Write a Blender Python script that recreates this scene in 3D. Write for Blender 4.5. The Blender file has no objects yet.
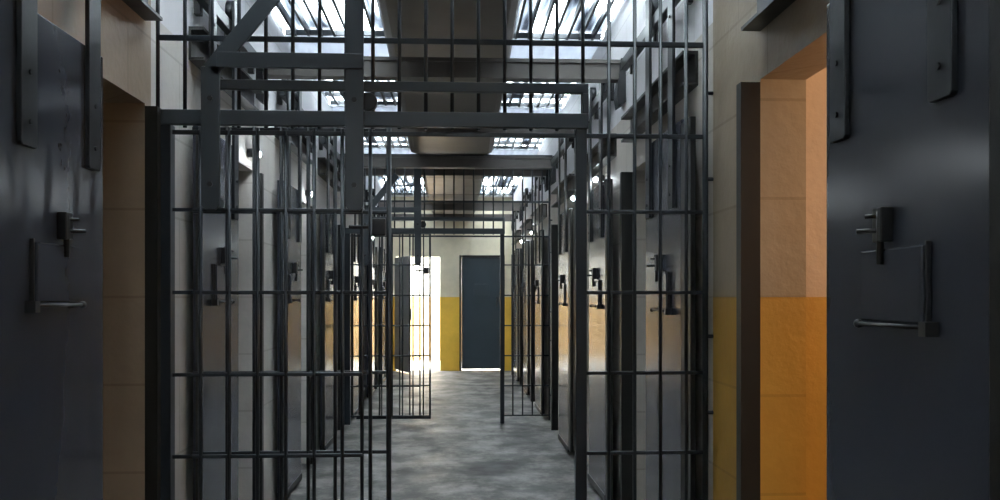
import bpy, bmesh, math, random
from mathutils import Vector, Matrix

random.seed(7)
SC = bpy.context.scene
COL = SC.collection
PI = math.pi

# ------------------------------------------------------------------ helpers
def new_bm():
    return bmesh.new()

def box(bm, x0, x1, y0, y1, z0, z1):
    x0, x1 = min(x0, x1), max(x0, x1)
    y0, y1 = min(y0, y1), max(y0, y1)
    z0, z1 = min(z0, z1), max(z0, z1)
    v = [bm.verts.new(p) for p in ((x0, y0, z0), (x1, y0, z0), (x1, y1, z0), (x0, y1, z0),
                                   (x0, y0, z1), (x1, y0, z1), (x1, y1, z1), (x0, y1, z1))]
    for f in ((0, 3, 2, 1), (4, 5, 6, 7), (0, 1, 5, 4), (1, 2, 6, 5), (2, 3, 7, 6), (3, 0, 4, 7)):
        bm.faces.new([v[i] for i in f])

def rod(bm, a, b, r, seg=10):
    a, b = Vector(a), Vector(b)
    d = (b - a).normalized()
    up = Vector((0, 0, 1)) if abs(d.z) < 0.9 else Vector((1, 0, 0))
    u = d.cross(up).normalized()
    w = d.cross(u)
    ra, rb = [], []
    for k in range(seg):
        t = 2 * PI * k / seg
        o = (u * math.cos(t) + w * math.sin(t)) * r
        ra.append(bm.verts.new(a + o))
        rb.append(bm.verts.new(b + o))
    for k in range(seg):
        j = (k + 1) % seg
        f = bm.faces.new((ra[k], ra[j], rb[j], rb[k]))
        f.smooth = True
    bm.faces.new(ra[::-1])
    bm.faces.new(rb)

def ball(bm, c, r, seg=14):
    m = Matrix.Translation(Vector(c))
    res = bmesh.ops.create_uvsphere(bm, u_segments=seg, v_segments=seg // 2 + 2, radius=r, matrix=m)
    for v in res['verts']:
        for f in v.link_faces:
            f.smooth = True

def flat_bar(bm, a, b, width, thick, axis):
    """flat bar from a to b; width measured in the plane normal to axis, thickness along axis"""
    a, b, axis = Vector(a), Vector(b), Vector(axis).normalized()
    d = (b - a).normalized()
    w = d.cross(axis).normalized() * width / 2
    t = axis * thick / 2
    v = []
    for p in (a, b):
        for s, q in ((-1, -1), (1, -1), (1, 1), (-1, 1)):
            v.append(bm.verts.new(p + w * s + t * q))
    for f in ((0, 1, 2, 3), (7, 6, 5, 4), (0, 4, 5, 1), (1, 5, 6, 2), (2, 6, 7, 3), (3, 7, 4, 0)):
        bm.faces.new([v[i] for i in f])

def prism(bm, pts, axis, t0, t1):
    """extrude outline pts (2D) along axis 'x' or 'y'"""
    def P(p, t):
        return (t, p[0], p[1]) if axis == 'x' else (p[0], t, p[1])
    a = [bm.verts.new(P(p, t0)) for p in pts]
    b = [bm.verts.new(P(p, t1)) for p in pts]
    n = len(pts)
    for k in range(n):
        j = (k + 1) % n
        bm.faces.new((a[k], a[j], b[j], b[k]))
    bm.faces.new(a[::-1])
    bm.faces.new(b)

def obj(name, bm, mat, parent=None, bevel=0.0, seg=2):
    bmesh.ops.recalc_face_normals(bm, faces=bm.faces)
    me = bpy.data.meshes.new(name)
    bm.to_mesh(me)
    bm.free()
    me.materials.append(mat)
    o = bpy.data.objects.new(name, me)
    COL.objects.link(o)
    if parent:
        o.parent = parent
    if bevel:
        m = o.modifiers.new('bevel', 'BEVEL')
        m.width = bevel
        m.segments = seg
        m.limit_method = 'ANGLE'
    return o

def tag(o, label, cat, group=None):
    o['label'] = label
    o['category'] = cat
    if group:
        o['group'] = group
    return o

def empty(name, loc, label, cat, group=None):
    o = bpy.data.objects.new(name, None)
    COL.objects.link(o)
    o.location = loc
    o.empty_display_size = 0.1
    return tag(o, label, cat, group)

def struct(name, bm, mat, parent=None, bevel=0.0):
    o = obj(name, bm, mat, parent, bevel)
    if not parent:
        o['kind'] = 'structure'
    return o

def copy_tree(o, parent=None):
    c = o.copy()
    COL.objects.link(c)
    if parent:
        c.parent = parent
    for ch in list(o.children):
        copy_tree(ch, c)
    return c

# ------------------------------------------------------------------ materials
def mat_base(name):
    m = bpy.data.materials.new(name)
    m.use_nodes = True
    nt = m.node_tree
    b = nt.nodes['Principled BSDF']
    return m, nt, b

def N(nt, typ, **kw):
    n = nt.nodes.new(typ)
    for k, v in kw.items():
        if k in n.inputs:
            n.inputs[k].default_value = v
        else:
            setattr(n, k, v)
    return n

def ramp(nt, fac, stops):
    r = nt.nodes.new('ShaderNodeValToRGB')
    els = r.color_ramp.elements
    els[0].position, els[0].color = stops[0][0], stops[0][1]
    els[1].position, els[1].color = stops[-1][0], stops[-1][1]
    for p, c in stops[1:-1]:
        e = els.new(p)
        e.color = c
    nt.links.new(fac, r.inputs['Fac'])
    return r

def rgba(c, k=1.0):
    return (c[0] * k, c[1] * k, c[2] * k, 1)

def painted_steel(name, col, rough=(0.2, 0.4), var=0.25, scale=3.0, bump=0.06, metallic=0.0, bscale=14.0, spec=0.5):
    m, nt, b = mat_base(name)
    L = nt.links.new
    tc = N(nt, 'ShaderNodeTexCoord')
    n1 = N(nt, 'ShaderNodeTexNoise', Scale=scale, Detail=6.0, Roughness=0.6)
    L(tc.outputs['Object'], n1.inputs['Vector'])
    r = ramp(nt, n1.outputs['Fac'], [(0.1, rgba(col, 1 - var)), (0.9, rgba(col, 1 + var))])
    L(r.outputs['Color'], b.inputs['Base Color'])
    n2 = N(nt, 'ShaderNodeTexNoise', Scale=scale * 2.3, Detail=4.0)
    L(tc.outputs['Object'], n2.inputs['Vector'])
    mr = N(nt, 'ShaderNodeMapRange')
    mr.inputs['From Min'].default_value = 0.1
    mr.inputs['From Max'].default_value = 0.9
    mr.inputs['To Min'].default_value = rough[0]
    mr.inputs['To Max'].default_value = rough[1]
    L(n2.outputs['Fac'], mr.inputs['Value'])
    L(mr.outputs['Result'], b.inputs['Roughness'])
    b.inputs['Metallic'].default_value = metallic
    b.inputs['Specular IOR Level'].default_value = spec
    n3 = N(nt, 'ShaderNodeTexNoise', Scale=bscale, Detail=3.0)
    L(tc.outputs['Object'], n3.inputs['Vector'])
    bp = N(nt, 'ShaderNodeBump', Strength=bump, Distance=0.02)
    L(n3.outputs['Fac'], bp.inputs['Height'])
    L(bp.outputs['Normal'], b.inputs['Normal'])
    return m

def wall_paint(name, upper, lower=None, split=1.36, ymax=None, white=None, white_z=2.44, block=True, bump=0.25, beyond=None):
    """beige block wall; optional painted dado below split (only where Y < ymax); whitewash above white_z"""
    m, nt, b = mat_base(name)
    L = nt.links.new
    geo = N(nt, 'ShaderNodeNewGeometry')
    sep = N(nt, 'ShaderNodeSeparateXYZ')
    L(geo.outputs['Position'], sep.inputs['Vector'])
    nz = N(nt, 'ShaderNodeTexNoise', Scale=2.2, Detail=7.0, Roughness=0.65)
    L(geo.outputs['Position'], nz.inputs['Vector'])
    up = ramp(nt, nz.outputs['Fac'], [(0.3, rgba(upper, 0.82)), (0.7, rgba(upper, 1.1))])
    colour = up.outputs['Color']
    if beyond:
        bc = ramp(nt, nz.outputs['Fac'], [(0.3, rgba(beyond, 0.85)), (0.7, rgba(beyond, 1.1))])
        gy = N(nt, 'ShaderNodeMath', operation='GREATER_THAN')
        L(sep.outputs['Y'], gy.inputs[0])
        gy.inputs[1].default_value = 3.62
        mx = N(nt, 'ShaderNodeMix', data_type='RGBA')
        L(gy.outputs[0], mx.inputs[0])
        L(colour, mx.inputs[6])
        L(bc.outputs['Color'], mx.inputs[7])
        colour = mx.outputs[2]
    if lower:
        lo = ramp(nt, nz.outputs['Fac'], [(0.3, rgba(lower, 0.85)), (0.7, rgba(lower, 1.1))])
        lt = N(nt, 'ShaderNodeMath', operation='LESS_THAN')
        L(sep.outputs['Z'], lt.inputs[0])
        lt.inputs[1].default_value = split
        fac = lt.outputs[0]
        if ymax is not None:
            ly = N(nt, 'ShaderNodeMath', operation='LESS_THAN')
            L(sep.outputs['Y'], ly.inputs[0])
            ly.inputs[1].default_value = ymax
            mu = N(nt, 'ShaderNodeMath', operation='MULTIPLY')
            L(fac, mu.inputs[0])
            L(ly.outputs[0], mu.inputs[1])
            fac = mu.outputs[0]
        mx = N(nt, 'ShaderNodeMix', data_type='RGBA')
        L(fac, mx.inputs[0])
        L(colour, mx.inputs[6])
        L(lo.outputs['Color'], mx.inputs[7])
        colour = mx.outputs[2]
    if white:
        gt = N(nt, 'ShaderNodeMath', operation='GREATER_THAN')
        L(sep.outputs['Z'], gt.inputs[0])
        gt.inputs[1].default_value = white_z
        g2 = N(nt, 'ShaderNodeMath', operation='GREATER_THAN')
        L(sep.outputs['Y'], g2.inputs[0])
        g2.inputs[1].default_value = 3.62
        g3 = N(nt, 'ShaderNodeMath', operation='MULTIPLY')
        L(gt.outputs[0], g3.inputs[0])
        L(g2.outputs[0], g3.inputs[1])
        mx = N(nt, 'ShaderNodeMix', data_type='RGBA')
        L(g3.outputs[0], mx.inputs[0])
        L(colour, mx.inputs[6])
        mx.inputs[7].default_value = rgba(white)
        colour = mx.outputs[2]
    h = nz.outputs['Fac']
    if block:
        add = N(nt, 'ShaderNodeMath', operation='ADD')
        L(sep.outputs['X'], add.inputs[0])
        L(sep.outputs['Y'], add.inputs[1])
        cmb = N(nt, 'ShaderNodeCombineXYZ')
        L(add.outputs[0], cmb.inputs['X'])
        L(sep.outputs['Z'], cmb.inputs['Y'])
        br = N(nt, 'ShaderNodeTexBrick')
        br.inputs['Scale'].default_value = 1.0
        br.inputs['Mortar Size'].default_value = 0.006
        br.inputs['Mortar Smooth'].default_value = 0.3
        br.inputs['Brick Width'].default_value = 0.62
        br.inputs['Row Height'].default_value = 0.34
        br.inputs['Color1'].default_value = (1, 1, 1, 1)
        br.inputs['Color2'].default_value = (0.93, 0.92, 0.90, 1)
        br.inputs['Mortar'].default_value = (0.78, 0.76, 0.73, 1)
        L(cmb.outputs[0], br.inputs['Vector'])
        mm = N(nt, 'ShaderNodeMix', data_type='RGBA', blend_type='MULTIPLY')
        mm.inputs[0].default_value = 1.0
        L(colour, mm.inputs[6])
        L(br.outputs['Color'], mm.inputs[7])
        colour = mm.outputs[2]
    L(colour, b.inputs['Base Color'])
    b.inputs['Roughness'].default_value = 0.55
    n3 = N(nt, 'ShaderNodeTexNoise', Scale=30.0, Detail=4.0)
    L(geo.outputs['Position'], n3.inputs['Vector'])
    bp = N(nt, 'ShaderNodeBump', Strength=bump, Distance=0.01)
    L(n3.outputs['Fac'], bp.inputs['Height'])
    L(bp.outputs['Normal'], b.inputs['Normal'])
    return m

def floor_material():
    m, nt, b = mat_base('worn_concrete')
    L = nt.links.new
    geo = N(nt, 'ShaderNodeNewGeometry')
    n1 = N(nt, 'ShaderNodeTexNoise', Scale=2.1, Detail=10.0, Roughness=0.72)
    mp = N(nt, 'ShaderNodeMapping')
    mp.inputs['Scale'].default_value = (1.1, 0.8, 1)
    L(geo.outputs['Position'], mp.inputs['Vector'])
    L(mp.outputs['Vector'], n1.inputs['Vector'])
    r = ramp(nt, n1.outputs['Fac'], [(0.28, (0.020, 0.019, 0.018, 1)), (0.46, (0.085, 0.080, 0.075, 1)), (0.60, (0.25, 0.235, 0.215, 1))])
    # one dark oily stain with its own outline
    sub = N(nt, 'ShaderNodeVectorMath', operation='SUBTRACT')
    n2 = N(nt, 'ShaderNodeTexNoise', Scale=5.0, Detail=3.0)
    L(geo.outputs['Position'], n2.inputs['Vector'])
    L(geo.outputs['Position'], sub.inputs[0])
    sub.inputs[1].default_value = (0.29, 7.15, 0.0)
    sc = N(nt, 'ShaderNodeVectorMath', operation='MULTIPLY')
    L(sub.outputs[0], sc.inputs[0])
    sc.inputs[1].default_value = (3.1, 2.1, 0)
    ln = N(nt, 'ShaderNodeVectorMath', operation='LENGTH')
    L(sc.outputs[0], ln.inputs[0])
    ad = N(nt, 'ShaderNodeMath', operation='ADD')
    L(ln.outputs['Value'], ad.inputs[0])
    L(n2.outputs['Fac'], ad.inputs[1])
    st = ramp(nt, ad.outputs[0], [(0.95, (0.22, 0.22, 0.22, 1)), (1.0, (0.5, 0.5, 0.5, 1))])
    mr0 = N(nt, 'ShaderNodeMapRange')
    mr0.inputs['From Min'].default_value = 0.9
    mr0.inputs['From Max'].default_value = 1.5
    mr0.inputs['To Min'].default_value = 0.14
    mr0.inputs['To Max'].default_value = 1.0
    L(ad.outputs[0], mr0.inputs['Value'])
    nt.nodes.remove(st)
    mm = N(nt, 'ShaderNodeMix', data_type='RGBA', blend_type='MULTIPLY')
    mm.inputs[0].default_value = 1.0
    L(r.outputs['Color'], mm.inputs[6])
    L(mr0.outputs['Result'], mm.inputs[7])
    L(mm.outputs[2], b.inputs['Base Color'])
    n4 = N(nt, 'ShaderNodeTexNoise', Scale=2.6, Detail=6.0)
    L(geo.outputs['Position'], n4.inputs['Vector'])
    mr = N(nt, 'ShaderNodeMapRange')
    mr.inputs['From Min'].default_value = 0.35
    mr.inputs['From Max'].default_value = 0.65
    mr.inputs['To Min'].default_value = 0.40
    mr.inputs['To Max'].default_value = 0.62
    b.inputs['Specular IOR Level'].default_value = 0.22
    L(n4.outputs['Fac'], mr.inputs['Value'])
    L(mr.outputs['Result'], b.inputs['Roughness'])
    n3 = N(nt, 'ShaderNodeTexNoise', Scale=9.0, Detail=6.0)
    L(geo.outputs['Position'], n3.inputs['Vector'])
    bp = N(nt, 'ShaderNodeBump', Strength=0.22, Distance=0.02)
    L(n3.outputs['Fac'], bp.inputs['Height'])
    L(bp.outputs['Normal'], b.inputs['Normal'])
    return m

def roof_sheet():
    # milky corrugated roof sheet that lets part of the daylight through
    m = bpy.data.materials.new('milky_roof_sheet')
    m.use_nodes = True
    nt = m.node_tree
    nt.nodes.clear()
    L = nt.links.new
    out = N(nt, 'ShaderNodeOutputMaterial')
    d = N(nt, 'ShaderNodeBsdfDiffuse')
    d.inputs['Color'].default_value = (0.72, 0.73, 0.75, 1)
    t = N(nt, 'ShaderNodeBsdfTranslucent')
    t.inputs['Color'].default_value = (0.74, 0.78, 0.84, 1)
    mx = N(nt, 'ShaderNodeMixShader')
    mx.inputs[0].default_value = SHEET
    geo = N(nt, 'ShaderNodeNewGeometry')
    wv = N(nt, 'ShaderNodeTexWave', Scale=4.0)
    L(geo.outputs['Position'], wv.inputs['Vector'])
    bp = N(nt, 'ShaderNodeBump', Strength=0.3, Distance=0.02)
    L(wv.outputs['Fac'], bp.inputs['Height'])
    L(bp.outputs['Normal'], d.inputs['Normal'])
    L(d.outputs[0], mx.inputs[1])
    L(t.outputs[0], mx.inputs[2])
    L(mx.outputs[0], out.inputs['Surface'])
    return m

def dirty_glass():
    m = bpy.data.materials.new('dirty_roof_glass')
    m.use_nodes = True
    nt = m.node_tree
    nt.nodes.clear()
    L = nt.links.new
    out = N(nt, 'ShaderNodeOutputMaterial')
    geo = N(nt, 'ShaderNodeNewGeometry')
    mp = N(nt, 'ShaderNodeMapping')
    mp.inputs['Scale'].default_value = (10.0, 0.9, 1)
    L(geo.outputs['Position'], mp.inputs['Vector'])
    wn = N(nt, 'ShaderNodeTexNoise', Scale=1.0, Detail=2.0)
    L(mp.outputs['Vector'], wn.inputs['Vector'])
    r = ramp(nt, wn.outputs['Fac'], [(0.36, (0.055, 0.06, 0.07, 1)), (0.47, (0.22, 0.24, 0.26, 1)), (0.58, (0.92, 0.95, 0.96, 1))])
    tr = N(nt, 'ShaderNodeBsdfTransparent')
    L(r.outputs['Color'], tr.inputs['Color'])
    gl = N(nt, 'ShaderNodeBsdfGlossy')
    gl.inputs['Roughness'].default_value = 0.15
    mx = N(nt, 'ShaderNodeMixShader')
    mx.inputs[0].default_value = 0.06
    L(tr.outputs[0], mx.inputs[1])
    L(gl.outputs[0], mx.inputs[2])
    L(mx.outputs[0], out.inputs['Surface'])
    return m

M_DOOR = painted_steel('door_paint', (0.044, 0.050, 0.066), rough=(0.16, 0.265), var=0.12, scale=1.8, bump=0.016, bscale=9.0)
M_FAR_DOOR = painted_steel('far_door_paint', (0.026, 0.040, 0.050), rough=(0.3, 0.45), var=0.2, scale=2.0, bump=0.03)
M_DOOR_DARK = painted_steel('door_fittings', (0.008, 0.008, 0.009), rough=(0.3, 0.5), var=0.2, scale=8, bump=0.05)
M_STRAP = painted_steel('hanger_paint', (0.010, 0.012, 0.014), rough=(0.30, 0.42), var=0.2, scale=6, bump=0.05)
M_GATE = painted_steel('gate_paint', (0.013, 0.018, 0.024), rough=(0.30, 0.42), var=0.2, scale=6, bump=0.05)
M_POST = painted_steel('post_paint', (0.014, 0.014, 0.012), rough=(0.35, 0.5), var=0.25, scale=5, bump=0.08)
M_KNOB = painted_steel('bare_steel', (0.6, 0.62, 0.64), rough=(0.12, 0.2), var=0.05, scale=5, bump=0.02, metallic=1.0)
M_FLAT = painted_steel('flat_steel_paint', (0.037, 0.046, 0.054), rough=(0.34, 0.46), var=0.15, scale=4, bump=0.03)
M_LAMP = bpy.data.materials.new('lamp_glow')
M_LAMP.use_nodes = True
M_LAMP.node_tree.nodes['Principled BSDF'].inputs['Emission Color'].default_value = (0.86, 0.95, 1.0, 1)
M_LAMP.node_tree.nodes['Principled BSDF'].inputs['Emission Strength'].default_value = 80.0
M_BEAM = painted_steel('beam_paint', (0.085, 0.074, 0.065), rough=(0.45, 0.6), var=0.15, scale=3, bump=0.1)
M_BLACK = painted_steel('black_bracket', (0.010, 0.010, 0.012), rough=(0.5, 0.6), var=0.1, scale=5)
M_DUCT = painted_steel('duct_paint', (0.165, 0.142, 0.124), rough=(0.35, 0.5), var=0.15, scale=1.4, bump=0.05, bscale=4.0)
M_LEAF = painted_steel('grey_leaf', (0.16, 0.165, 0.175), rough=(0.4, 0.55), var=0.15, scale=3)
BEIGE = (0.40, 0.32, 0.225)
OCHRE = (0.56, 0.31, 0.05)
WHITE = (0.74, 0.73, 0.76)
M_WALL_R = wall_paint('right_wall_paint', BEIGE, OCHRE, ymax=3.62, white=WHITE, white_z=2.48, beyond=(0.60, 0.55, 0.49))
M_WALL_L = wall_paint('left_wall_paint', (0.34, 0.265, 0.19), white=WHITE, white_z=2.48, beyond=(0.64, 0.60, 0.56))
M_WALL_FAR = wall_paint('far_wall_paint', (0.62, 0.56, 0.42), (0.72, 0.44, 0.05), block=False)
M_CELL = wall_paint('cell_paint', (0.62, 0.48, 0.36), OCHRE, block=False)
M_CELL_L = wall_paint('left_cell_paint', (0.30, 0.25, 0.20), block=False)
M_CEIL = wall_paint('ceiling_white', (0.72, 0.73, 0.75), block=False, bump=0.15)
M_COURT = wall_paint('courtyard_paint', (0.36, 0.345, 0.31), (0.38, 0.25, 0.12), block=False)
M_FLOOR = floor_material()
SHEET = 0.15
M_SHEET = roof_sheet()
M_GLASS = dirty_glass()
M_BAR = painted_steel('glazing_bar_paint', (0.05, 0.055, 0.06), rough=(0.4, 0.6), var=0.1, scale=5)
M_YARD = painted_steel('yard_concrete', (0.5, 0.49, 0.46), rough=(0.7, 0.8), var=0.1, scale=2)

# ------------------------------------------------------------------ layout
XR, XL = 1.05, -1.20            # inner faces of the corridor walls
TH = 0.16                       # wall thickness
YB, YF = -2.6, 16.6             # end behind the camera, far wall
ZT = 3.20                       # roof height
ZD = 2.11                       # opening height
# (door centre, door width, far side of opening)
RIGHT = [(1.965, 0.73, 3.05), (4.215, 0.72, 5.28), (6.18, 0.70, 7.24), (8.10, 0.70, 9.14),
         (10.62, 0.70, 11.66), (12.62, 0.70, 13.66), (14.62, 0.70, 15.66)]
LEFT = [(2.61, 0.68, 3.55), (4.42, 0.68, 5.44), (6.33, 0.68, 7.40), (8.22, 0.68, 9.26),
        (10.40, 0.68, 11.42), (12.35, 0.68, 13.38), (14.30, 0.68, 15.32)]

def opening(c, w, s):
    return (c + w / 2 - 0.03, s)

# ------------------------------------------------------------------ shell
bm = new_bm(); box(bm, -4.0, 4.0, YB - 0.2, YF + 0.2, -0.12, 0.0)
struct('floor', bm, M_FLOOR)

def corridor_wall(name, side, cells, mat):
    bm = new_bm()
    x0 = XR if side > 0 else XL
    x1 = x0 + side * TH
    y = YB
    for c, w, s in cells:
        a, b = opening(c, w, s)
        box(bm, x0, x1, y, a, 0, ZD)
        y = b
    box(bm, x0, x1, y, YF, 0, ZD)
    box(bm, x0, x1, YB, YF, ZD, ZT)
    struct(name, bm, mat)

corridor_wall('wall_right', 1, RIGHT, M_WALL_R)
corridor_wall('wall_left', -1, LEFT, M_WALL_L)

def cell_block(name, side, cells, mat):
    """party walls, back wall of the cells behind the openings"""
    bm = new_bm()
    x0 = (XR if side > 0 else XL) + side * TH
    x1 = x0 + side * 1.9
    box(bm, x1, x1 + side * 0.12, YB, YF, 0, 2.6)
    for c, w, s in cells:
        box(bm, x0, x1, s + 0.06, s + 0.18, 0, 2.6)
    box(bm, x0, x1, YB, YB + 0.12, 0, 2.6)
    struct(name, bm, mat)
    bm = new_bm()
    box(bm, x0, x1 + side * 0.12, YB, YF, 2.6, 2.72)
    return bm

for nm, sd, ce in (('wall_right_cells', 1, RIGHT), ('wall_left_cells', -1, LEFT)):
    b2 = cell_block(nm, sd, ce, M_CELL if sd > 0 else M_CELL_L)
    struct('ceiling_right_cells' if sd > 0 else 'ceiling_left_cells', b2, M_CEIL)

# far wall with an open doorway and a closed door
DX0, DX1 = -1.08, -0.277         # open doorway
EX0, EX1 = 0.11, 0.885           # closed door
bm = new_bm()
box(bm, -3.4, DX0, YF, YF + 0.18, 0, 2.1)
box(bm, DX1, EX0, YF, YF + 0.18, 0, 2.1)
box(bm, EX1, 3.4, YF, YF + 0.18, 0, 2.1)
box(bm, -3.4, 3.4, YF, YF + 0.18, 2.1, ZT)
struct('wall_far', bm, M_WALL_FAR)
bm = new_bm(); box(bm, -3.4, 3.4, YB - 0.18, YB, 0, ZT)
struct('wall_back', bm, M_WALL_L)

# opaque white roof slabs between the roof lights
ROOF_LIGHTS = [(-1.7, 0.0), (2.9, 6.45), (7.5, 8.75), (10.1, 11.25), (12.4, 16.4)]  # first one, unseen behind the camera, is added to light camera-facing surfaces
bm = new_bm()
y = YB - 0.18
sheet = new_bm()
for a, b in ROOF_LIGHTS:
    if y < 3.5:
        box(bm, XL - 0.3, XR + 0.3, y, a, ZT, ZT + 0.14)
    else:
        box(sheet, XL - 0.3, XR + 0.3, y, a, ZT, ZT + 0.02)
    y = b
box(bm, XL - 0.3, XR + 0.3, y, YF + 0.18, ZT, ZT + 0.14)
struct('ceiling', bm, M_CEIL)
struct('ceiling_sheets', sheet, M_SHEET)

for i, (a, b) in enumerate(ROOF_LIGHTS):
    bm = new_bm()
    x = XL - 0.02
    while x < XR + 0.03:
        box(bm, x - 0.009, x + 0.009, a, b, ZT + 0.01, ZT + 0.06)
        x += 0.092
    for yy in (a + 0.02, a + (b - a) * 0.36, a + (b - a) * 0.7, b - 0.02):
        box(bm, XL, XR, yy - 0.011, yy + 0.011, ZT + 0.015, ZT + 0.05)
    w = struct('window_%d' % (i + 1), bm, M_BAR)
    bm = new_bm(); box(bm, XL - 0.1, XR + 0.1, a - 0.02, b + 0.02, ZT + 0.062, ZT + 0.068)
    obj('glass_pane', bm, M_GLASS, w)

# open yard behind the far doorway
bm = new_bm(); box(bm, -5, 5, YF + 0.2, 19.4, -0.14, -0.01)
struct('floor_yard', bm, M_YARD)
bm = new_bm(); box(bm, -5, 5, 19.4, 19.6, -0.1, 3.4)
struct('wall_yard', bm, M_COURT)

# far doors
bm = new_bm(); box(bm, EX0 + 0.012, EX1 - 0.012, YF + 0.03, YF + 0.075, 0.03, 2.09)
d1 = struct('door_1', bm, M_FAR_DOOR, bevel=0.004)
bm = new_bm()
box(bm, EX0 + 0.24, EX0 + 0.53, YF + 0.018, YF + 0.032, 1.38, 1.60)
obj('hatch', bm, M_FAR_DOOR, d1, 0.003)
bm = new_bm()
rod(bm, (EX0 + 0.66, YF + 0.02, 1.18), (EX0 + 0.66, YF + 0.02, 1.36), 0.012)
rod(bm, (EX0 + 0.66, YF + 0.035, 1.2), (EX0 + 0.66, YF + 0.015, 1.2), 0.010)
rod(bm, (EX0 + 0.66, YF + 0.035, 1.34), (EX0 + 0.66, YF + 0.015, 1.34), 0.010)
obj('door_handle', bm, M_DOOR_DARK, d1)
bm = new_bm()
box(bm, EX0 - 0.03, EX0 + 0.01, YF - 0.012, YF + 0.05, 0, 2.13)
box(bm, EX1 - 0.01, EX1 + 0.03, YF - 0.012, YF + 0.05, 0, 2.13)
box(bm, EX0 - 0.03, EX1 + 0.03, YF - 0.012, YF + 0.05, 2.09, 2.13)
obj('door_frame', bm, M_POST, d1)

bm = new_bm(); box(bm, 0.0, 0.78, -0.04, 0.0, 0.035, 2.08)
d2 = struct('door_2', bm, M_LEAF, bevel=0.004)
d2.location = (DX0 + 0.01, YF - 0.015, 0)
d2.rotation_euler = (0, 0, math.radians(-68))
bm = new_bm()
rod(bm, (0.70, 0.03, 0.95), (0.70, 0.03, 1.15), 0.011)
for zz in (0.97, 1.13):
    rod(bm, (0.70, -0.005, zz), (0.70, 0.03, zz), 0.009)
obj('door_handle', bm, M_DOOR_DARK, d2)
bm = new_bm()
for zz in (0.3, 1.05, 1.8):
    rod(bm, (-0.008, 0.004, zz - 0.06), (-0.008, 0.004, zz + 0.06), 0.012)
obj('hinge', bm, M_DOOR_DARK, d2)

# ------------------------------------------------------------------ sliding cell doors
def make_cell_door(side, w):
    """origin on the floor at the wall face, middle of the door; n points into the corridor"""
    n = -side
    root = bpy.data.objects.new('cell_door', None)
    COL.objects.link(root)
    root.empty_display_size = 0.1
    h = w / 2
    def B(bm, d0, d1, y0, y1, z0, z1):
        box(bm, n * d0, n * d1, y0, y1, z0, z1)
    # plate
    bm = new_bm(); B(bm, 0.030, 0.072, -h, h, 0.045, 2.13)
    panel = obj('door_panel', bm, M_DOOR, root, 0.004)
    bm = new_bm()
    B(bm, 0.052, 0.075, -h - (0.16 if side > 0 else 0.03), -h - 0.001, 0.045, 2.11)
    obj('edge_strip', bm, M_POST, root, 0.002)
    bm = new_bm()
    B(bm, 0.026, 0.078, -h, h, 0.022, 0.07)
    obj('bottom_rail', bm, M_STRAP, root, 0.003)
    # square hatch with frame rods
    hz0, hz1 = (1.305, 1.468) if side > 0 else (1.345, 1.508)
    hc = -0.01
    bm = new_bm(); B(bm, 0.072, 0.088, hc - 0.14, hc + 0.14, hz0, hz1)
    hatch = obj('hatch', bm, M_DOOR, root, 0.004)
    bm = new_bm()
    rod(bm, (n * 0.088, hc - 0.16, hz0 - 0.008), (n * 0.088, hc + 0.150, hz0 - 0.008), 0.0048)
    ball(bm, (n * 0.088, hc + 0.150, hz0 - 0.008), 0.011)
    B(bm, 0.072, 0.100, hc - 0.180, hc - 0.152, hz0 - 0.026, hz0 + 0.004)
    obj('latch_rod', bm, M_DOOR_DARK, hatch)
    bm = new_bm()
    B(bm, 0.072, 0.084, hc - 0.154, hc - 0.146, hz0 - 0.02, hz1 + 0.008)
    obj('hinge_bar', bm, M_DOOR_DARK, hatch, 0.002)
    # slide bolt over the hatch
    bm = new_bm()
    rod(bm, (n * 0.092, 0.02, hz1 - 0.035), (n * 0.092, 0.02, hz1 + 0.085), 0.0085)
    bolt = obj('slide_bolt', bm, M_DOOR_DARK, root)
    bm = new_bm()
    B(bm, 0.072, 0.100, 0.0, 0.045, hz1 + 0.016, hz1 + 0.094)
    obj('bolt_housing', bm, M_DOOR_DARK, bolt, 0.003)
    bm = new_bm()
    rod(bm, (n * 0.09, 0.02, hz1 + 0.042), (n * 0.128, 0.058, hz1 + 0.042), 0.006)
    rod(bm, (n * 0.09, 0.02, hz1 + 0.075), (n * 0.115, 0.045, hz1 + 0.075), 0.005)
    obj('bolt_handle', bm, M_DOOR_DARK, bolt)
    # two hanger straps up to the rail
    for yy in (-h + 0.15, h - 0.10):
        bm = new_bm()
        x0, x1 = 0.072, 0.086
        pts = [(yy - 0.045, 2.86), (yy - 0.045, 1.762), (yy - 0.038, 1.755), (yy + 0.038, 1.755), (yy + 0.045, 1.762), (yy + 0.045, 2.86)]
        prism(bm, pts, 'x', n * x0, n * x1)
        s = obj('hanger_strap', bm, M_STRAP, root, 0.002)
        for zz in (1.82, 1.95, 2.62):
            bm = new_bm()
            rod(bm, (n * 0.084, yy, zz), (n * 0.091, yy, zz), 0.008, 6)
            obj('bolt_head', bm, M_DOOR_DARK, s)
        bm = new_bm()
        rod(bm, (n * 0.040, yy, 2.815), (n * 0.072, yy, 2.815), 0.055, 20)
        obj('roller', bm, M_STRAP, s, 0.003)
    return root

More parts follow.
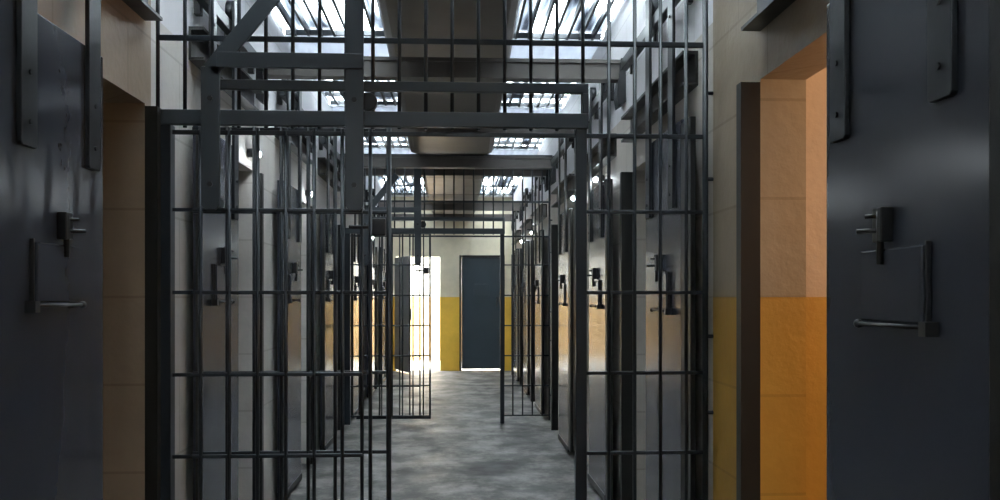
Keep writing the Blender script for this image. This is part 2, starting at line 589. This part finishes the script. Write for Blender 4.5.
ORD = ['nearest', 'second', 'third', 'fourth', 'fifth', 'sixth', 'seventh']
RIGHT_DOOR_LABELS = [
    'big blue-grey steel cell door filling the right edge, beside the orange-lit opening',
    'grey steel sliding cell door on the right just beyond the near barred gate',
    'grey steel sliding cell door, third along the right wall, behind the gate post',
    'grey steel sliding cell door on the right just before the far gate',
    'grey steel sliding cell door on the right just beyond the far gate',
    'grey steel sliding cell door on the right, second from the far wall end',
    'grey steel sliding cell door on the right, closest to the closed far door']
LEFT_DOOR_LABELS = [
    'big dark steel cell door filling the left edge with a square hatch',
    'blue-grey steel sliding cell door on the left just beyond the near gate bars',
    'grey steel sliding cell door, third along the left wall behind the gate bars',
    'grey steel sliding cell door on the left just before the far gate',
    'grey steel sliding cell door on the left just beyond the far gate',
    'grey steel sliding cell door on the left, second from the far wall end',
    'grey steel sliding cell door on the left, closest to the bright open doorway']

for side, cells, labels in ((1, RIGHT, RIGHT_DOOR_LABELS), (-1, LEFT, LEFT_DOOR_LABELS)):
    proto = None
    for i, (c, w, s) in enumerate(cells):
        if proto is None:
            o = proto = make_cell_door(side, w)
        else:
            o = copy_tree(proto)
        o.location = (XR if side > 0 else XL, c, 0.04 if (side < 0 and i == 0) else 0.0)
        if side < 0 and i == 0:
            o.location.z = 0.0
        tag(o, labels[i], 'door', 'sliding steel cell doors')
        o['kind'] = 'thing'

# small bulkhead lamps over the cells
def make_lamp(side):
    n = -side
    root = bpy.data.objects.new('wall_lamp', None)
    COL.objects.link(root)
    bm = new_bm()
    rod(bm, (0, 0, 0.015), (n * 0.05, 0, 0.015), 0.026, 16)
    obj('lamp_base', bm, M_STRAP, root, 0.003)
    bm = new_bm()
    ball(bm, (n * 0.060, 0, 0.006), 0.018)
    obj('lamp_globe', bm, M_LAMP, root)
    return root

LAMPS = {1: [(6.3, 'first on the right wall, over the third cell'), (7.5, 'second along the right wall'),
             (11.55, 'on the right wall beyond the far gate'), (13.4, 'last on the right wall')],
         -1: [(5.28, 'first on the left wall, behind the near gate bars'), (7.3, 'second along the left wall'),
              (12.6, 'on the left wall beyond the far gate')]}
for side in (1, -1):
    proto = None
    for yy, lab in LAMPS[side]:
        if proto is None:
            o = proto = make_lamp(side)
        else:
            o = copy_tree(proto)
        o.location = (XR if side > 0 else XL, yy, 2.18)
        tag(o, 'tiny glowing white bulkhead lamp, ' + lab, 'lamp', 'bulkhead lamps over the cells')

# tracks above the doors, stop posts beside the openings, guides on the floor
def make_track(side, length):
    n = -side
    root = bpy.data.objects.new('door_track', None)
    COL.objects.link(root)
    h = length / 2
    bm = new_bm(); box(bm, n * 0.030, n * 0.070, -h, h, 2.70, 2.76)
    obj('hanger_rail', bm, M_STRAP, root, 0.003)
    z0 = 2.275 if side > 0 else 2.43
    bm = new_bm()
    # bent sheet hood: sloping lip, back plate and top
    pts = [(0.0, z0 + 0.15), (n * 0.068, z0 + 0.15), (n * 0.068, z0 + 0.135), (n * 0.012, z0 + 0.135),
           (n * 0.012, z0 + 0.012), (n * 0.068, z0 + 0.012), (n * 0.068, z0), (0.0, z0)]
    prism(bm, pts, 'y', -h, h)
    obj('guide_channel', bm, M_POST, root)
    for yy in (-h + 0.1, 0.0, h - 0.1):
        bm = new_bm()
        box(bm, 0, n * 0.032, yy - 0.02, yy + 0.02, 2.66, 2.80)
        obj('rail_bracket', bm, M_DOOR_DARK, root, 0.003)
    return root

SIDE_WORD = {1: 'right', -1: 'left'}
PLACE = ['in front of the near gate', 'just beyond the near gate', 'over the third cell door', 'just before the far gate',
         'just beyond the far gate', 'one cell before the far wall end', 'closest to the far wall']
for side, cells in ((1, RIGHT), (-1, LEFT)):
    proto = post = None
    for i, (c, w, s) in enumerate(cells):
        X = XR if side > 0 else XL
        a = c - w / 2
        n = -side
        if proto is None:
            o = proto = make_track(side, s - a)
        else:
            o = copy_tree(proto)
        o.location = (X, (s + a) / 2 + 0.0, 0)
        tag(o, 'dark sliding door track high on %s wall, %s' % (SIDE_WORD[side], PLACE[i]), 'door track', 'sliding door tracks')
        if post is None:
            bm = new_bm()
            dp = 0.068 if side > 0 else 0.048
            pts = [(0, 0), (n * dp, 0), (n * dp, 0.05), (n * (dp - 0.012), 0.05), (n * (dp - 0.012), 0.012), (0, 0.012)]
            for k in range(1):
                pp = [bm.verts.new((p[0], p[1], 0.0)) for p in pts]
                qq = [bm.verts.new((p[0], p[1], 2.10)) for p in pts]
                for j in range(6):
                    bm.faces.new((pp[j], pp[(j + 1) % 6], qq[(j + 1) % 6], qq[j]))
                bm.faces.new(pp[::-1]); bm.faces.new(qq)
            p_ = post = obj('door_stop_post', bm, M_POST)
        else:
            p_ = post.copy(); COL.objects.link(p_)
        p_.location = (X, s, 0)
        tag(p_, 'dark closing post of the %s cell opening %s' % (SIDE_WORD[side], PLACE[i].replace('over', 'past')), 'post', 'closing posts of the cells')

# ------------------------------------------------------------------ barred gates
BAR_R = 0.0078
def make_gate():
    root = bpy.data.objects.new('barred_partition', None)
    COL.objects.link(root)
    L0, R0 = XL + 0.0, XR - 0.0
    op0, op1 = -0.262, 0.485          # passage
    def vbar(x, z0, z1, r=BAR_R):
        bm = new_bm(); rod(bm, (x, 0, z0), (x, 0, z1), r)
        obj('vertical_bar', bm, M_GATE, root)
    def hbar(x0, x1, z, r=0.010, y=0.0):
        bm = new_bm(); box(bm, x0, x1, y - 0.006, y + 0.006, z - r, z + r)
        obj('horizontal_bar', bm, M_GATE, root, 0.002)
    ztop = 2.86
    # upper bars across the whole corridor
    x = -1.173
    k = 0
    while x < 1.0:
        if x < op1 + 0.02:
            z0 = 2.03 if x > -0.30 else 2.03
        else:
            z0 = 2.03
        if x <= op1 + 0.06:
            vbar(x, 2.03, ztop)
        else:
            vbar(x, 0.08, ztop)
        x += 0.1056
    vbar(1.018, 0.03, ztop, 0.012)
    # left fixed panel
    for k in range(7):
        vbar(-1.006 + k * 0.1113, 0.08, 2.03)
    # horizontal bars
    hbar(L0 + 0.03, 1.018, 2.385, 0.011)
    hbar(L0 + 0.03, 1.018, 2.012, 0.009)
    for z in (1.705, 1.378, 1.052, 0.728, 0.404, 0.085):
        hbar(L0 + 0.02, -0.37, z, 0.0072)
        hbar(op1 + 0.02, 1.018, z, 0.0072)
    # header beams
    for (x0, x1, z0, z1) in ((L0, 0.535, 2.036, 2.096), (-0.93, 0.535, 2.176, 2.216)):
        bm = new_bm(); box(bm, x0, x1, -0.035, -0.010, z0, z1)
        obj('header_beam', bm, M_FLAT, root, 0.003)
    bm = new_bm(); box(bm, L0, R0, -0.02, 0.02, ztop - 0.02, ztop + 0.03)
    obj('top_beam', bm, M_FLAT, root, 0.003)
    bm = new_bm(); box(bm, 0.512, 0.535, -0.036, 0.012, 2.096, 2.176)
    obj('beam_joint', bm, M_FLAT, root, 0.002)
    # posts
    bm = new_bm(); box(bm, op1, op1 + 0.045, -0.022, 0.022, 0, 2.04)
    obj('passage_post', bm, M_GATE, root, 0.003)
    bm = new_bm(); box(bm, L0, L0 + 0.085, -0.03, 0.03, 0, 2.04)
    obj('wall_post', bm, M_GATE, root, 0.003)
    # ties into the right wall
    for z in (2.19, 1.84, 1.20, 0.89, 0.3):
        bm = new_bm(); rod(bm, (1.018, 0, z), (R0 + 0.01, 0, z), 0.008)
        obj('wall_tie', bm, M_GATE, root)
    return root

def make_leaf():
    """sliding leaf, pushed open to the left behind the fixed panel"""
    root = bpy.data.objects.new('sliding_gate', None)
    COL.objects.link(root)
    x0, x1 = -1.06, -0.262
    Y = 0.075
    xs = [-1.030 + k * 0.1085 for k in range(8)]
    for x in xs[:-1]:
        bm = new_bm(); rod(bm, (x, Y, 0.06), (x, Y, 2.05), BAR_R)
        obj('vertical_bar', bm, M_GATE, root)
    bm = new_bm(); rod(bm, (x1 - 0.008, Y, 0.06), (x1 - 0.008, Y, 2.05), 0.011)
    obj('edge_bar', bm, M_GATE, root)
    for z in (2.04, 1.705, 1.378, 1.052, 0.728, 0.404):
        bm = new_bm(); box(bm, x0, x1, Y - 0.006, Y + 0.006, z - 0.0072, z + 0.0072)
        obj('horizontal_bar', bm, M_GATE, root, 0.002)
    bm = new_bm(); box(bm, x0, x1, Y - 0.012, Y + 0.012, 0.045, 0.085)
    obj('bottom_rail', bm, M_GATE, root, 0.002)
    # hanger straps, in front of the header beams
    for x, zt, zb in ((-0.955, 2.26, 1.70), (-0.396, 2.86, 1.70)):
        bm = new_bm()
        pts = [(x - 0.036, zt), (x - 0.036, zb + 0.02), (x - 0.02, zb), (x + 0.02, zb), (x + 0.036, zb + 0.02), (x + 0.036, zt)]
        prism(bm, pts, 'y', -0.055, -0.040)
        s = obj('hanger_strap', bm, M_FLAT, root, 0.002)
        for zz in (2.135, 1.80):
            bm = new_bm()
            rod(bm, (x, -0.055, zz), (x, -0.063, zz), 0.011, 6)
            obj('bolt_head', bm, M_DOOR_DARK, s)
        bm = new_bm()
        box(bm, x - 0.02, x + 0.02, -0.045, Y + 0.0, 1.72, 1.75)
        obj('strap_spacer', bm, M_GATE, s)
    bm = new_bm(); flat_bar(bm, (-0.955, -0.048, 2.245), (-0.62, -0.048, 2.66), 0.068, 0.014, (0, 1, 0))
    obj('diagonal_brace', bm, M_FLAT, root, 0.002)
    bm = new_bm(); box(bm, -0.93, -0.36, -0.058, -0.042, 2.258, 2.318)
    obj('cross_tie', bm, M_FLAT, root, 0.002)
    bm = new_bm()
    rod(bm, (-0.345, -0.034, 2.136), (-0.345, 0.01, 2.136), 0.036, 20)
    obj('lock_disc', bm, M_DOOR_DARK, root, 0.003)
    bm = new_bm()
    box(bm, x1 - 0.075, x1 - 0.02, Y - 0.02, Y + 0.02, 1.61, 1.68)
    obj('lock_box', bm, M_DOOR_DARK, root, 0.004)
    bm = new_bm()
    rod(bm, (x1 - 0.075, Y + 0.0, 1.645), (x1 - 0.17, Y + 0.0, 1.645), 0.008)
    obj('lock_bolt', bm, M_DOOR_DARK, root)
    return root

G1, G2 = 3.62, 9.68
g = make_gate(); g.location = (0, G1, 0)
tag(g, 'near floor-to-ceiling partition of dark steel bars across the corridor', 'barred gate', 'barred partitions')
g2 = copy_tree(g); g2.location = (0, G2, 0)
tag(g2, 'far partition of dark steel bars deeper down the corridor', 'barred gate', 'barred partitions')
l1 = make_leaf(); l1.location = (0, G1, 0)
tag(l1, 'near sliding barred gate leaf pushed open to the left, with diagonal brace', 'sliding gate', 'sliding gate leaves')
l2 = copy_tree(l1); l2.location = (0, G2, 0)
tag(l2, 'far sliding barred gate leaf pushed open, left of the far passage', 'sliding gate', 'sliding gate leaves')

# ------------------------------------------------------------------ ceiling beams and duct
BEAMS = [1.42, 5.55, 7.45, 9.38, 9.98, 13.95, 15.9]
BEAM_LABELS = ['beige ceiling beam overhead just in front of the near gate',
               'long beige ceiling beam framed by the near gate bars, under the duct',
               'beige ceiling beam second beyond the near gate',
               'beige ceiling beam right above the far gate, at the duct end',
               'beige ceiling beam just behind the far gate bars',
               'beige ceiling beam second beyond the far gate',
               'beige ceiling beam closest to the far wall']
def make_beam():
    root = bpy.data.objects.new('ceiling_beam', None)
    COL.objects.link(root)
    bm = new_bm()
    # I-section across the corridor
    pts = [(-0.05, 2.70), (0.05, 2.70), (0.05, 2.722), (0.012, 2.722), (0.012, 2.80), (0.05, 2.80), (0.05, 2.822),
           (-0.05, 2.822), (-0.05, 2.80), (-0.036, 2.80), (-0.036, 2.722), (-0.05, 2.722)]
    prism(bm, pts, 'x', XL, XR)
    obj('beam', bm, M_BEAM, root)
    for sd in (1, -1):
        X = XR if sd > 0 else XL
        bm = new_bm()
        prism(bm, [(X, 2.83), (X - sd * 0.03, 2.83), (X - sd * 0.055, 2.60), (X - sd * 0.045, 2.53), (X, 2.56)], 'y', -0.062, 0.062)
        obj('end_bracket', bm, M_BLACK, root, 0.003)
    return root
proto = None
for i, yb in enumerate(BEAMS):
    o = make_beam() if proto is None else copy_tree(proto)
    proto = proto or o
    o.location = (0, yb, 0)
    tag(o, BEAM_LABELS[i], 'beam', 'ceiling beams')
    o['kind'] = 'thing'

def duct(name, y0, y1, xc, w0, w1, z0, z1, top, label, rounded=True):
    root = empty(name, (xc, y0, 0), label, 'duct', 'overhead ducts')
    bm = new_bm()
    L = y1 - y0
    nseg = 24
    rows = []
    for k in range(nseg + 1):
        t = k / nseg
        yy = L * t
        w = (w0 + (w1 - w0) * t) / 2
        zb = z0 + (z1 - z0) * t
        # rounded nose at the far end
        if rounded and t > 0.955:
            u = (t - 0.955) / 0.045
            zb += 0.055 * (1 - math.sqrt(max(0, 1 - u * u)))
            w *= 1 - 0.12 * u * u
        prof = [(-w, top), (-w, zb + 0.05), (-w + 0.018, zb + 0.015), (-w + 0.055, zb), (w - 0.055, zb), (w - 0.018, zb + 0.015), (w, zb + 0.05), (w, top)]
        rows.append([bm.verts.new((p[0], yy, p[1])) for p in prof])
    for k in range(nseg):
        for j in range(7):
            bm.faces.new((rows[k][j], rows[k][j + 1], rows[k + 1][j + 1], rows[k + 1][j]))
        bm.faces.new((rows[k][7], rows[k][0], rows[k + 1][0], rows[k + 1][7]))
    bm.faces.new(rows[0][::-1]); bm.faces.new(rows[-1])
    body = obj('duct_body', bm, M_DUCT, root)
    for t in (0.28, 0.55, 0.8):
        yy = L * t
        w = (w0 + (w1 - w0) * t) / 2
        zb = z0 + (z1 - z0) * t
        bm = new_bm()
        box(bm, -w - 0.006, w + 0.006, yy - 0.02, yy + 0.02, zb - 0.006, top - 0.01)
        obj('joint_band', bm, M_DUCT, root, 0.003)
    return root

duct('air_duct', 2.6, 9.27, -0.035, 0.76, 0.84, 3.03, 2.78, 3.19, 'wide brown-grey overhead duct running down the ceiling to the far gate')
duct('air_duct', 9.55, 16.5, -0.03, 0.80, 0.80, 2.88, 2.88, 3.19, 'dim brown duct along the ceiling beyond the far gate', False)

# ------------------------------------------------------------------ light
world = bpy.data.worlds.new('sky')
SC.world = world
world.use_nodes = True
wn = world.node_tree
wn.nodes.clear()
wo = wn.nodes.new('ShaderNodeOutputWorld')
wb = wn.nodes.new('ShaderNodeBackground')
wb.inputs['Color'].default_value = (0.88, 0.95, 1.0, 1)
wb.inputs['Strength'].default_value = 15.0
wn.links.new(wb.outputs[0], wo.inputs['Surface'])

def bulb(name, loc, power, col, r=0.05):
    l = bpy.data.lights.new(name, 'POINT')
    l.energy = power
    l.color = col
    l.shadow_soft_size = r
    o = bpy.data.objects.new(name, l)
    COL.objects.link(o)
    o.location = loc
    return o
lb = bulb('cell_bulb', (2.3, 2.15, 1.9), 17, (1.0, 0.68, 0.42), 0.06)

# ------------------------------------------------------------------ camera
cam = bpy.data.cameras.new('camera')
co = bpy.data.objects.new('camera', cam)
COL.objects.link(co)
cam.sensor_width = 36
cam.lens = 0.9 * 36
cam.shift_y = 0.047
cam.clip_start = 0.05
co.location = (0, 0, 1.36)
co.rotation_euler = (PI / 2, 0, -math.radians(2.86))
SC.camera = co

SC.view_settings.view_transform = 'Standard'
SC.view_settings.look = 'None'
SC.view_settings.exposure = 1.22
SC.view_settings.gamma = 1.0
SC.view_settings.use_curve_mapping = False
SC.cycles.use_denoising = True
SC.cycles.max_bounces = 8
SC.cycles.diffuse_bounces = 5
SC.cycles.glossy_bounces = 4
SC.cycles.transparent_max_bounces = 12
SC.cycles.sample_clamp_indirect = 8.0
